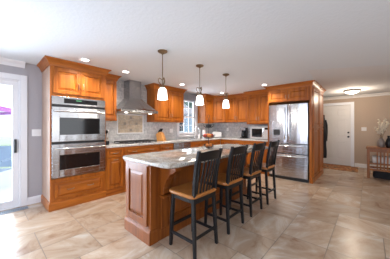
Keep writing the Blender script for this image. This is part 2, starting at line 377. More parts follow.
# sliding glass door (two panels)
def slider_panel(x0, x1, y, lab, hx=None):
    d = tag(bpy.data.objects.new('door_1', None), lab, None, None, 'structure'); COL.objects.link(d); d.location = (x0, y, .02)
    W = x1-x0; H = DZ-.04; s = .075
    m = MB(); m.box(0, s, 0, .04, 0, H); m.box(W-s, W, 0, .04, 0, H); m.box(s, W-s, 0, .04, 0, .10); m.box(s, W-s, 0, .04, H-.08, H)
    m.build('door_frame', M['white'], d, bevel=.004)
    MB().box(s, W-s, .017, .023, .10, H-.08).build('glass_pane', M['glass'], d)
    if hx is not None:
        h = MB(); h.box(hx-.016, hx+.016, -.028, -.001, .86, 1.08); h.box(hx-.010, hx+.010, -.045, -.028, .90, 1.04)
        tag(h.build('door_handle', M['iron'], d, bevel=.005), 'dark door handle')
    return d
slider_panel(DX0+.02, -.46, YW+.075, 'fixed glass panel of the sliding patio door')
slider_panel(-.55, DX1-.02, YW+.025, 'sliding glass patio door panel with dark handle', .89)
# sink window
wn = tag(bpy.data.objects.new('window_1', None), 'white grid window over the sink', None, None, 'structure'); COL.objects.link(wn); wn.location = (WX0, YW, WZ0)
WW, WH = WX1-WX0, WZ1-WZ0
m = MB(); m.box(-.085, 0, -.022, 0, -.03, WH+.085); m.box(WW, WW+.085, -.022, 0, -.03, WH+.085); m.box(0, WW, -.022, 0, WH, WH+.085)
m.build('window_casing', M['white'], wn, bevel=.003)
m = MB(); m.box(-.11, WW+.11, -.07, 0, -.06, -.03); m.box(-.09, WW+.09, -.022, 0, -.085, -.06); m.build('window_sill', M['white'], wn, bevel=.004)
m = MB(); m.box(0, .05, .03, .08, 0, WH); m.box(WW-.05, WW, .03, .08, 0, WH); m.box(.05, WW-.05, .03, .08, 0, .06); m.box(.05, WW-.05, .03, .08, WH-.05, WH); m.box(.05, WW-.05, .03, .08, WH/2-.025, WH/2+.025)
for hz in (0, WH/2):
    for k in (1, 2): x = .05+(WW-.1)*k/3; m.box(x-.009, x+.009, .045, .065, .06 if hz == 0 else hz+.025, (WH/2-.025) if hz == 0 else WH-.05)
    z = hz+WH/4+.01; m.box(.05, WW-.05, .045, .065, z-.009, z+.009)
m.build('window_frame', M['white'], wn)
MB().box(.05, WW-.05, .053, .057, .06, WH-.05).build('window_pane', M['glass'], wn)
# rolled fabric valance over the window
v = MB(); prof = []
for k in range(29):
    x = -.09+.91*k/28; prof.append(x)
loops = []
for k, x in enumerate(prof):
    d = .012*math.sin(k*1.7)
    loops.append([(x, -.075+d, .0), (x, -.024, .0), (x, -.024, .17), (x, -.085, .17), (x, -.095+d, .10)])
v.ring(loops); v.build('window_valance', M['fabric'], loc=(WX0-.0, YW, 2.13), smooth=True)
tag(bpy.data.objects['window_valance'], 'grey fabric valance hanging at top of sink window', 'valance')
# entry door, six raised panels
dr = tag(bpy.data.objects.new('door_2', None), 'white six panel entry door with black knob', None, None, 'structure'); COL.objects.link(dr); dr.location = (XD+.02, EY1, 0); dr.rotation_euler = (0, 0, -PI/2)
W = EY1-EY0
def raised(m, x0, x1, z0, z1, yb, d=.012, s=.03):
    a = [(x0, yb, z0), (x1, yb, z0), (x1, yb, z1), (x0, yb, z1)]; b = [(x0+s, yb-d, z0+s), (x1-s, yb-d, z0+s), (x1-s, yb-d, z1-s), (x0+s, yb-d, z1-s)]
    m.add(a+b, [(3, 2, 1, 0), (4, 5, 6, 7), (0, 1, 5, 4), (1, 2, 6, 5), (2, 3, 7, 6), (3, 0, 4, 7)])
m = MB(); m.box(0.003, W-.003, .014, .045, .01, EZ-.004)
for x0, x1 in ((.003, .11), (W/2-.05, W/2+.05), (W-.11, W-.003)): m.box(x0, x1, 0, .014, .01, EZ-.004)
rails = [(.01, .22), (.84, .98), (1.58, 1.68), (1.93, EZ-.004)]
for z0, z1 in rails:
    m.box(.11, W/2-.05, 0, .014, z0, z1); m.box(W/2+.05, W-.11, 0, .014, z0, z1)
for (z0, z1) in ((.22, .84), (.98, 1.58), (1.68, 1.93)):
    raised(m, .115, W/2-.055, z0+.005, z1-.005, .0138); raised(m, W/2+.055, W-.115, z0+.005, z1-.005, .0138)
m.build('door_slab', M['doorw'], dr)
k = MB(); k.xf; k.lathe([(.030, 0), (.030, .008), (.012, .012), (.012, .035), (.028, .045), (.030, .06), (.018, .07)], seg=16); k.xf(Matrix.Translation((W-.06, 0, .98)) @ Matrix.Rotation(PI/2, 4, 'X')); k.build('door_knob', M['iron'], dr, smooth=True)
k = MB(); k.lathe([(.030, 0), (.028, .015), (.012, .02), (.012, .03)], seg=16); k.xf(Matrix.Translation((W-.06, 0, 1.12)) @ Matrix.Rotation(PI/2, 4, 'X')); k.build('deadbolt', M['iron'], dr, smooth=True)

# ================================================================ CABINETS
def handle_mb(x, z, L=.11, vert=True, y=-.02):
    m = MB(); h = L/2
    if vert: pts = [(x, y, z-h), (x, y-.024, z-h+.006), (x, y-.030, z-h+.025), (x, y-.032, z), (x, y-.030, z+h-.025), (x, y-.024, z+h-.006), (x, y, z+h)]
    else: pts = [(x-h, y, z), (x-h+.006, y-.024, z), (x-h+.025, y-.030, z), (x, y-.032, z-.004), (x+h-.025, y-.030, z), (x+h-.006, y-.024, z), (x+h, y, z)]
    return m.tube(pts, .0055, 8)
def panel_door(m, x0, x1, z0, z1, yf=0, th=.02, fr=.055):
    y0 = yf-th
    fr = min(fr, (x1-x0)*.28, (z1-z0)*.28)
    m.box(x0, x0+fr, y0, yf, z0, z1); m.box(x1-fr, x1, y0, yf, z0, z1)
    m.box(x0+fr, x1-fr, y0, yf, z0, z0+fr); m.box(x0+fr, x1-fr, y0, yf, z1-fr, z1)
    m.box(x0+fr, x1-fr, yf-.004, yf, z0+fr, z1-fr)
    g = .009; s = min(.03, (x1-x0-2*fr)*.25, (z1-z0-2*fr)*.25)
    raised(m, x0+fr+g, x1-fr-g, z0+fr+g, z1-fr-g, yf-.004, .014, s)
def fronts(root, items, mat=None, matd=None):
    mat = mat or M['cab']
    for it in items:
        kind, x0, x1, z0, z1 = it[:5]; hs = it[5] if len(it) > 5 else None
        m = MB(); panel_door(m, x0, x1, z0, z1, fr=.055 if kind != 'drawer' else .035)
        o = m.build({'door': 'cabinet_door', 'drawer': 'drawer', 'panel': 'raised_panel'}[kind], mat if kind != 'drawer' else (matd or M['cabh']), root, bevel=.003)
        for h in (hs or []):
            handle_mb(*h).build('handle', M['handle'] if h[-1] is not None else M['handle'], o, smooth=True)
CROWN = lambda top: [(0, top-.11), (.012, top-.11), (.016, top-.085), (.022, top-.08), (.034, top-.05), (.055, top-.025), (.072, top-.018), (.075, top-.002), (0, top-.002)]
def carcass(root, w, d, z0, z1, mat=None, name='cabinet_body'):
    return MB().box(0, w, 0, d, z0, z1).build(name, mat or M['cab'], root, bevel=.002)
CT = .905   # underside of worktops

# --- tall oven cabinet
OX0, OX1, OYF = .68, 1.52, 3.62
t = thing('oven_cabinet', 'tall cherry cabinet housing the stainless double wall oven', 'cabinet', (OX0, OYF, 0)); OW = OX1-OX0; D = YW-OYF-.002
m = MB(); m.box(0, .02, .02, D, 0.0, CZ-.1); m.box(OW-.02, OW, .02, D, 0, CZ-.1); m.box(.02, OW-.02, .021, D, 0, .485); m.box(.02, OW-.02, .02, D, 1.79, CZ-.1); m.box(.02, OW-.02, D-.02, D, .49, 1.79)
m.build('cabinet_body', M['side'], t)
m = MB(); m.box(0, .016, 0, .02, 0, CZ-.1); m.box(OW-.016, OW, 0, .02, 0, CZ-.1); m.box(.016, OW-.016, 0, .02, 0, .15); m.box(.016, OW-.016, 0, .02, .15, .485); m.box(.016, OW-.016, 0, .02, 1.785, 1.84); m.box(.016, OW-.016, 0, .02, 1.84, CZ-.1)
m.build('face_frame', M['cab'], t)
fronts(t, [('door', .04, OW/2-.004, 1.83, 2.235, [(OW/2-.035, 1.97, .10, True)]), ('door', OW/2+.004, OW-.04, 1.83, 2.235, [(OW/2+.035, 1.97, .10, True)]),
           ('drawer', .06, OW-.06, .165, .425, [(.27, .30, .10, False), (.57, .30, .10, False)])], M['cab'])
MB().sweep([(0, D), (0, 0), (OW, 0)], [(0, 0), (.018, 0), (.018, .10), (.008, .125), (0, .13)]).build('base_moulding', M['cabh'], t)
MB().sweep([(0, D), (0, 0), (OW, 0), (OW, .26)], CROWN(CZ)).build('crown_moulding', M['cabh'], t)
# --- double oven
t = thing('double_oven', 'stainless steel double wall oven with black windows', 'oven', (OX0+.018, OYF-.001, .49)); w2 = OW-.036; H = 1.29
MB().box(.02, w2-.02, .012, .52, .005, H-.005).build('oven_body', M['steel'], t)
def oven_door(z0, z1, name='oven_door', ft=.0):
    m = MB(); fz = .018
    gx0, gx1, gz0, gz1 = .10, w2-.10, z0+.11, z1-.17
    m.box(0, gx0, -.03, .01, z0, z1); m.box(gx1, w2, -.03, .01, z0, z1); m.box(gx0, gx1, -.03, .01, z0, gz0); m.box(gx0, gx1, -.03, .01, gz1, z1)
    o = m.build(name, M['steel'], t, bevel=.004)
    g = MB(); g.box(gx0, gx1, -.027, 0, gz0, gz1); g.build('oven_window', M['blackg'], o)
    n = 9; loops = []
    pts = [(.03+(w2-.06)*k/n, -.065-.028*math.sin(PI*k/n), z1-.065+.0*k) for k in range(n+1)]
    h = MB(); h.tube([(.03, -.03, z1-.065)]+pts+[(w2-.03, -.03, z1-.065)], .013, 10); h.build('oven_handle', M['chrome'], o, smooth=True)
oven_door(.02, .535); oven_door(.575, 1.125)
MB().box(0, w2, -.02, .01, 1.165, H).build('control_panel', M['steel'], t, bevel=.003)
MB().box(.16, w2-.14, -.024, -.02, 1.19, 1.265).build('display_strip', M['blackg'], t)
MB().box(.33, .41, -.026, -.024, 1.235, 1.25).build('clock_display', M['display'], t)
for zz in (1.128, .538): MB().box(.005, w2-.005, -.004, .01, zz, zz+.034).build('vent_gap', M['iron'], t)

# --- wall cabinets on the stove wall
UB, UF = 1.46, 3.89
def wall_cab(name, lab, x0, x1, doors, crown_path):
    w_ = x1-x0; d = BY-UF-.001
    t = thing(name, lab, 'cabinet', (x0, UF, UB))
    carcass(t, w_, d, 0, CZ-.1-UB, M['cab'])
    n = doors; g = .012; dw = (w_-g*2-(n-1)*.008)/n; it = []
    for k in range(n):
        a = g+k*(dw+.008); hx = (a+dw-.03) if (n == 1 or k == 0) else a+.03
        it.append(('door', a, a+dw, .012, CZ-.125-UB, [(hx, .14, .10, True)]))
    fronts(t, it)
    MB().sweep([(px, py) for px, py in crown_path(w_, d)], [(o, z-UB) for o, z in CROWN(CZ)]).build('crown_moulding', M['cabh'], t)
    MB().sweep([(0, d), (0, 0), (w_, 0), (w_, d)], [(0, -.03), (.004, -.03), (.006, -.001), (0, -.001)]).build('light_rail', M['cabh'], t)
    return t
wall_cab('wall_cabinet', 'narrow single door cherry wall cabinet left of range hood', 1.525, 1.855, 1, lambda w_, d: [(0.0, 0), (w_, 0), (w_, d)])
wall_cab('wall_cabinet', 'two door cherry wall cabinet between hood and sink window', 2.80, 3.80, 2, lambda w_, d: [(0, d), (0, 0), (w_, 0), (w_, d)])
wall_cab('wall_cabinet', 'single door cherry wall cabinet right of sink window', 4.76, 5.20, 1, lambda w_, d: [(0, d), (0, 0), (w_, 0)])
# pale left side skin of that cabinet is lit wood; diagonal corner cabinet
t = thing('corner_cabinet', 'diagonal corner cherry wall cabinet with one door', 'cabinet', (5.205, UF, UB))
ex, ey = 5.485-5.205, 3.60-UF
poly = [(0, 0), (ex, ey), (XR-.014-5.205, ey), (XR-.014-5.205, BY-UF-.001), (0, BY-UF-.001)]
MB().prism(poly, 0, CZ-.1-UB).build('cabinet_body', M['cab'], t)
MB().sweep([(0, 0), (ex, ey)], [(o, z-UB) for o, z in CROWN(CZ)]).build('crown_moulding', M['cabh'], t)
L = math.hypot(ex, ey); m = MB(); panel_door(m, .02, L-.02, .012, CZ-.125-UB); R = Matrix.Rotation(math.atan2(ey, ex), 4, 'Z')
o = m.xf(R).build('cabinet_door', M['cab'], t, bevel=.003); handle_mb(.06, .14, .10, True).xf(R).build('handle', M['handle'], o, smooth=True)
# --- cabinets on the end wall (front faces -X)
def end_cab(name, lab, xf, ya, yb, z0, z1, items, crown=None, body=M['cab'], base=False, back=None):
    t = thing(name, lab, 'cabinet', (xf, ya, z0), -PI/2); w_ = ya-yb; d = (back or XR-.014)-xf
    MB().box(0, w_, 0, d, 0, z1-z0).build('cabinet_body', body, t, bevel=.002)
    fronts(t, items(w_, z1-z0))
    if crown: MB().sweep(crown(w_, d), [(o, z-z0) for o, z in CROWN(CZ)]).build('crown_moulding', M['cabh'], t)
    return t
end_cab('wall_cabinet', 'two door cherry wall cabinet between corner and microwave', 5.49, 3.595, 2.735, UB, CZ-.1,
        lambda w_, h: [('door', .012, w_/2-.004, .012, h-.025, [(w_/2-.035, .14, .10, True)]), ('door', w_/2+.004, w_-.012, .012, h-.025, [(w_/2+.035, .14, .10, True)])], lambda w_, d: [(0, 0), (w_, 0)])
end_cab('wall_cabinet', 'deeper two door cherry cabinet above the microwave', 5.32, 2.73, 2.0, 1.385, CZ-.1,
        lambda w_, h: [('door', .02, w_/2-.004, .03, h-.025, [(w_/2-.035, .16, .10, True)]), ('door', w_/2+.004, w_-.02, .03, h-.025, [(w_/2+.035, .16, .10, True)])], lambda w_, d: [(0, .16), (0, 0), (w_, 0)])
# --- base cabinets
def base_cab(lab, x0, x1, items, rot=False, yf=OYF, drawer_h=.15, xf=5.22):
    if not rot: t = thing('base_cabinet', lab, 'cabinet', (x0, yf, 0)); d = BY-yf-.002
    else: t = thing('base_cabinet', lab, 'cabinet', (xf, x0, 0), -PI/2); d = XR-.014-xf
    w_ = abs(x1-x0)
    carcass(t, w_, d, 0, CT-.001)
    MB().box(0, w_, -.016, 0, 0, .115).build('plinth', M['cabh'], t, bevel=.004)
    fronts(t, items(w_))
    return t
def dd(n=1, full=False, pulls=1):
    def f(w_):
        it = []; g = .015
        nd = 1 if n == 1 else (1 if full else n)
        for k in range(nd):
            a = g+k*(w_-2*g+.008)/nd; b = a+(w_-2*g+.008)/nd-.008
            hs = [((a+b)/2, .80, .10, False)] if pulls == 1 else [(a+(b-a)*.25, .80, .10, False), (a+(b-a)*.75, .80, .10, False)]
            it.append(('drawer', a, b, .72, .885, hs))
        for k in range(n):
            a = g+k*(w_-2*g+.008)/n; b = a+(w_-2*g+.008)/n-.008
            hx = b-.03 if (n > 1 and k == 0) else a+.03
            it.append(('door', a, b, .135, .705, [(hx if n > 1 else (a+b)/2, .62 if n > 1 else .675, .09, n > 1)]))
        return it
    return f
base_cab('narrow cherry base cabinet beside the oven tower', 1.525, 1.87, dd(1))
base_cab('wide cherry base cabinet under the gas cooktop', 1.875, 2.75, dd(2, True, 2))
base_cab('cherry base cabinet between cooktop and dishwasher', 2.755, 3.175, dd(1))
base_cab('cherry sink base cabinet below the window', 3.79, 4.70, dd(2))
t = base_cab('cherry base cabinet in the corner of the kitchen', 4.705, 5.20, dd(1))
base_cab('cherry base cabinet under end counter near the corner', 3.60, 2.75, dd(2), rot=True)
base_cab('cherry base cabinet directly below the microwave', 2.745, 2.0, dd(2), rot=True)
t = thing('dishwasher', 'stainless dishwasher between base cabinets beside the sink', 'dishwasher', (3.18, OYF, 0))
MB().box(.003, .602, .01, .55, .0, CT-.003).build('body', M['iron'], t); MB().box(.005, .600, -.022, .01, .12, .74).build('door_panel', M['steel'], t, bevel=.004)
MB().box(.005, .600, -.022, .01, .75, CT-.006).build('control_panel', M['steel'], t, bevel=.004)
MB().tube([(.05, -.022, .70), (.05, -.055, .70), (.55, -.055, .70), (.55, -.022, .70)], .009, 8).build('handle', M['chrome'], t, smooth=True)
# --- L shaped worktop with sink cut shown as inset bowl
m = MB(); m.prism([(1.535, 3.595), (5.195, 3.595), (5.195, 1.99), (XR-.013, 1.99), (XR-.013, BY-.001), (1.535, BY-.001)], CT, .945)
tag(m.build('worktop', M['quartz'], bevel=.006), 'pale stone worktop running along both kitchen walls', 'worktop')
t = thing('faucet', 'chrome gooseneck faucet in front of the sink window', 'faucet', (4.42, 4.02, .945))
MB().lathe([(.028, 0), (.026, .02), (.016, .03), (.016, .08)], seg=16).build('base', M['chrome'], t, smooth=True)
MB().tube([(0, 0, .08), (0, 0, .26), (0, -.02, .32), (0, -.08, .37), (0, -.15, .34), (0, -.18, .27)], .011, 8).build('spout', M['chrome'], t, smooth=True)
MB().tube([(.02, 0, .06), (.09, -.01, .10)], .006, 8).build('lever', M['chrome'], t, smooth=True)
m = MB(); m.box(-.36, .36, -.21, .19, 0, .003)
o = tag(m.build('sink', M['steel'], loc=(4.27, 3.86, .945), bevel=.001), 'stainless sink set in the worktop under window', 'sink')
t = thing('soap_bottle', 'small white soap bottle beside the faucet', 'bottle', (4.66, 4.05, .945))
MB().lathe([(.028, 0), (.030, .01), (.030, .11), (.012, .135), (.012, .15)], seg=14).build('bottle_body', M['plate'], t, smooth=True)
MB().tube([(0, 0, .15), (0, 0, .18), (0, -.04, .18)], .006, 6).build('pump', M['chrome'], t)
# --- gas cooktop
t = thing('gas_cooktop', 'black and stainless gas cooktop under the range hood', 'cooktop', (2.31, 3.89, .945))
MB().box(-.43, .43, -.24, .24, 0, .012).build('steel_plate', M['steel'], t, bevel=.004)
for bx, by in ((-.28, -.1), (-.28, .12), (0, .03), (.28, -.1), (.28, .12)):
    b = MB().lathe([(.045, .012), (.045, .022), (.03, .03)], (bx, by, 0), 14).build('burner', M['iron'], t, smooth=True)
for gx in (-.28, 0, .28):
    g = MB()
    for s in (-.125, 0, .125): g.box(gx+s-.006, gx+s+.006, -.2, .2, .036, .05)
    for s in (-.194, -.1, 0, .1, .194): g.box(gx-.131, gx+.131, s-.006, s+.006, .036, .05)
    for sx in (-.125, .125):
        for sy in (-.19, .19): g.box(gx+sx-.006, gx+sx+.006, sy-.006, sy+.006, .012, .036)
    g.build('grate', M['iron'], t)
for k in range(5): MB().lathe([(.018, .012), (.018, .03), (.014, .034)], (-.16+.08*k, -.222, 0), 12).build('knob', M['steel'], t, smooth=True)
# --- range hood
t = thing('range_hood', 'stainless steel chimney range hood over cooktop', 'range hood', (2.325, BY-.001, 1.62))
def rect(wl, d, z): return [(-wl, 0, z), (-wl, -d, z), (wl, -d, z), (wl, 0, z)]
m = MB(); ls = [rect(.455, .49, 0), rect(.46, .495, .004), rect(.46, .495, .05)]
for k in range(1, 13):
    a = k/12; ls.append(rect(.46-.30*a**.86, .495-.215*a**.86, .05+.28*a**1.05))
ls2 = ls
m.ring(ls); o = m.build('canopy', M['steel'], t, smooth=True)
MB().box(-.15, .15, -.262, 0, .325, CZ-.001-1.62).build('chimney', M['steel'], t, bevel=.003)
MB().box(-.38, .38, -.44, -.08, -.008, -.001).build('grease_filter', M['nickel'], t)
for hx in (-.3, .3):
    l = MB().lathe([(.03, -.016), (.03, -.008)], (hx, -.40, 0), 14).build('hood_light', M['lens'], t)
    lamp('hood_bulb', 'SPOT', (hx, -.38, -.03), 6, WARM, radius=.03, parent=t, spot=2.2)
# --- fridge surround, fridge, pantry
FY0, FY1, FX = 1.955, 1.03, 5.05
t = thing('fridge_cabinet', 'cherry surround and two door cabinet above the fridge', 'cabinet', (FX, FY0+.03, 0), -PI/2); w_ = FY0+.03-.97; d = XR-FX-.002
m = MB(); m.box(0, .022, 0, d, 0, CZ-.1); m.box(w_-.05, w_, 0, d, 0, CZ-.1); m.box(.025, w_-.05, 0, d, 1.93, CZ-.1)
m.build('cabinet_body', M['cab'], t, bevel=.002)
fronts(t, [('door', .045, w_/2-.014, 1.95, 2.235, [(w_/2-.045, 2.05, .09, True)]), ('door', w_/2-.006, w_-.065, 1.95, 2.235, [(w_/2+.025, 2.05, .09, True)])])
MB().sweep([(0, .2), (0, 0), (w_, 0), (w_, d)], CROWN(CZ)).build('crown_moulding', M['cabh'], t)
# panelled right side of the surround
for z0, z1 in ((.13, 1.28), (1.31, 2.235)):
    m = MB(); panel_door(m, .10, .70, z0, z1); m.xf(Matrix.Translation((w_, 0, 0)) @ Matrix.Rotation(PI/2, 4, 'Z')).build('raised_panel', M['cab'], t, bevel=.003)
m = MB(); m.box(0, d, -.016, 0, 0, .11); m.xf(Matrix.Translation((w_, 0, 0)) @ Matrix.Rotation(PI/2, 4, 'Z')).build('base_moulding', M['cabh'], t)
t = thing('pantry_cabinet', 'tall cherry pantry cabinet with stacked doors behind the fridge', 'cabinet', (XR+.003, .97, 0)); w_ = 6.45-XR
m = MB(); m.box(0, w_, 0, .065, 0, CZ-.1); m.box(.1, w_, .065, .6, 0, CZ-.1); m.build('cabinet_body', M['cab'], t)
fronts(t, [('door', .015, w_-.03, .13, 1.28, [(.05, 1.15, .09, True)]), ('door', .015, w_-.03, 1.31, 2.235, [(.05, 1.43, .09, True)])])
MB().box(0, w_, -.016, 0, 0, .11).build('base_moulding', M['cabh'], t)
MB().sweep([(0, 0), (w_, 0), (w_, .6)], CROWN(CZ-.012)).build('crown_moulding', M['cabh'], t)

t = thing('refrigerator', 'stainless french door refrigerator with two bottom drawers', 'refrigerator', (FX-.02, FY0-.015, 0), -PI/2); w_ = FY0-FY1-.03
MB().box(.005, w_-.005, .066, .74, .03, 1.86).build('fridge_body', M['steel2'], t, bevel=.004)
MB().box(.012, w_-.012, .057, .065, .08, 1.85).build('door_gap_shade', M['iron'], t)  # dark sheet put behind the doors to paint shade into the gaps
MB().box(.02, w_-.02, .03, .70, 0, .07).build('kick_grille', M['iron'], t)
def fdoor(x0, x1, z0, z1, name):
    m = MB(); n = 8; lo = []
    for k in range(n+1):
        x = x0+(x1-x0)*k/n; bow = .012*math.sin(PI*k/n); lo.append([(x, -bow-.002, z0), (x, .055, z0), (x, .055, z1), (x, -bow-.002, z1)])
    m.ring(lo); return m.build(name, M['steel2'], t, bevel=.004, smooth=True)
c = w_/2
dl = fdoor(0, c-.005, .895, 1.86, 'fridge_door'); drr = fdoor(c+.005, w_, .895, 1.86, 'fridge_door')
d1 = fdoor(0, w_, .655, .880, 'freezer_drawer'); d2 = fdoor(0, w_, .085, .638, 'freezer_drawer')
for o, x in ((dl, c-.05), (drr, c+.05)):
    MB().tube([(x, -.008, 1.0), (x, -.06, 1.0), (x, -.066, 1.1), (x, -.07, 1.38), (x, -.066, 1.68), (x, -.06, 1.78), (x, -.008, 1.78)], .015, 10).build('handle', M['chrome'], o, smooth=True)
for o, z in ((d1, .84), (d2, .585)):
    MB().tube([(.06, -.006, z), (.06, -.055, z), (.2, -.066, z), (w_/2, -.074, z), (w_-.2, -.066, z), (w_-.06, -.055, z), (w_-.06, -.006, z)], .015, 10).build('handle', M['chrome'], o, smooth=True)
p = MB().box(.09, .31, -.018, -.006, 1.02, 1.45).build('dispenser_panel', M['steel2'], dl, bevel=.004)
MB().box(.12, .28, -.021, -.018, 1.10, 1.24).build('dispenser_recess', M['iron'], dl)
# --- microwave
M['silver'] = plain('silver_metal', (.58, .58, .58), .38, .5)
t = thing('microwave', 'stainless microwave on the worktop beneath a cabinet', 'microwave', (5.36, 2.64, .946), -PI/2)
MB().box(0, .56, .02, .38, .012, .37).build('casing', M['silver'], t, bevel=.004)
MB().box(0, .43, 0, .02, .012, .37).build('oven_door', M['silver'], t, bevel=.003)
MB().box(.06, .37, -.004, 0, .07, .31).build('door_window', M['blackg'], t)
MB().box(.435, .56, 0, .02, .012, .37).build('control_panel', M['silver'], t, bevel=.003)
MB().box(.45, .545, -.003, 0, .28, .34).build('display', M['blackg'], t)
MB().tube([(.41, 0, .06), (.41, -.03, .07), (.41, -.03, .32), (.41, 0, .33)], .007, 8).build('handle', M['chrome'], t, smooth=True)
for fx in (.05, .51):
    for fy in (.05, .34): MB().box(fx-.015, fx+.015, fy-.015, fy+.015, 0, .012).build('foot', M['iron'], t)
# --- coffee maker beside microwave
t = thing('coffee_maker', 'black coffee maker on worktop left of the microwave', 'coffee maker', (5.5, 2.98, .946), -PI/2)
MB().box(-.08, .08, 0, .22, 0, .03).build('base', M['black'], t, bevel=.004); MB().box(-.08, .08, .12, .22, .03, .34).build('tower', M['black'], t, bevel=.006)
MB().box(-.08, .08, 0, .12, .25, .34).build('brew_head', M['steel'], t, bevel=.006)
MB().lathe([(.045, .03), (.055, .06), (.055, .13), (.04, .17), (.042, .19)], (0, .055, 0), 16).build('carafe', M['blackg'], t, smooth=True)

# ================================================================ ISLAND
IX0, IX1, IY0, IY1 = 1.225, 3.46, 1.78, 2.31
t = thing('kitchen_island', 'cherry island cabinet with raised end panel and corbels', 'kitchen island', (IX0, IY0, 0)); IW = IX1-IX0; ID = IY1-IY0
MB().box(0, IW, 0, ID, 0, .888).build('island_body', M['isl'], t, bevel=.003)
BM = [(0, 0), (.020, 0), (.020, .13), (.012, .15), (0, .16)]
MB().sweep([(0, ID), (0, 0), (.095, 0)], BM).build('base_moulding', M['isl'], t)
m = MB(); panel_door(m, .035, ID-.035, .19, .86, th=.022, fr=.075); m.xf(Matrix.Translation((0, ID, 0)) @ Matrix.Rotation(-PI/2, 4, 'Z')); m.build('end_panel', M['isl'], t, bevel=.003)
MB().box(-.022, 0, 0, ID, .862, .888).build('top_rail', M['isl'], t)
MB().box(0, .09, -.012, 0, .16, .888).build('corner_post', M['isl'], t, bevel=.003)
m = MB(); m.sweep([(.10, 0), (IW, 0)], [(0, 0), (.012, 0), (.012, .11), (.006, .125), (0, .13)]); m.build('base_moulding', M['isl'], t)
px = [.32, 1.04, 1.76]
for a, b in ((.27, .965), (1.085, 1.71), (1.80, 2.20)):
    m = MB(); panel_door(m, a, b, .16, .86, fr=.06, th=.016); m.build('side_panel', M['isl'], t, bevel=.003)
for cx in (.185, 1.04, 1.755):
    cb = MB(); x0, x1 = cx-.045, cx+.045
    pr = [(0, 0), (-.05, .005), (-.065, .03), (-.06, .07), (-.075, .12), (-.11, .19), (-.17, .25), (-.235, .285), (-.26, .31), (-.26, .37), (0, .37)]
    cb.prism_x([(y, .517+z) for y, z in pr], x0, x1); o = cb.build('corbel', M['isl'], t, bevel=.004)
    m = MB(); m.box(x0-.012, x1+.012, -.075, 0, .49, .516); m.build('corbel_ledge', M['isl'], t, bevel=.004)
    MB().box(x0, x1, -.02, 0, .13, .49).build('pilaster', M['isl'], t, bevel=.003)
# countertop with rounded corners and an eased edge
def rrect(x0, x1, y0, y1, r, bow=0):
    P = []
    for cx, cy, a0 in ((x1-r, y1-r, 0), (x0+r, y1-r, PI/2), (x0+r, y0+r, PI), (x1-r, y0+r, 1.5*PI)):
        for k in range(9): a = a0+PI/2*k/8; P.append((cx+r*math.cos(a), cy+r*math.sin(a)))
    return P
def inset(P, d):
    n = len(P); out = []
    for i in range(n):
        a, b, c_ = Vector(P[i-1]), Vector(P[i]), Vector(P[(i+1) % n]); tn = (c_-a).normalized(); nn = Vector((-tn.y, tn.x)); out.append(tuple(b+nn*d))
    return out
P = rrect(0, 2.50, 0, .97, .11)
m = MB(); m.ring([[(x, y, z) for x, y in inset(P, d)] for d, z in ((.012, 0), (.003, .004), (0, .012), (0, .028), (.004, .036), (.012, .04))])
tag(m.build('island_countertop', M['granite'], loc=(1.165, 1.39, .8895), smooth=True), 'speckled granite countertop with rounded corners on the island', 'countertop')

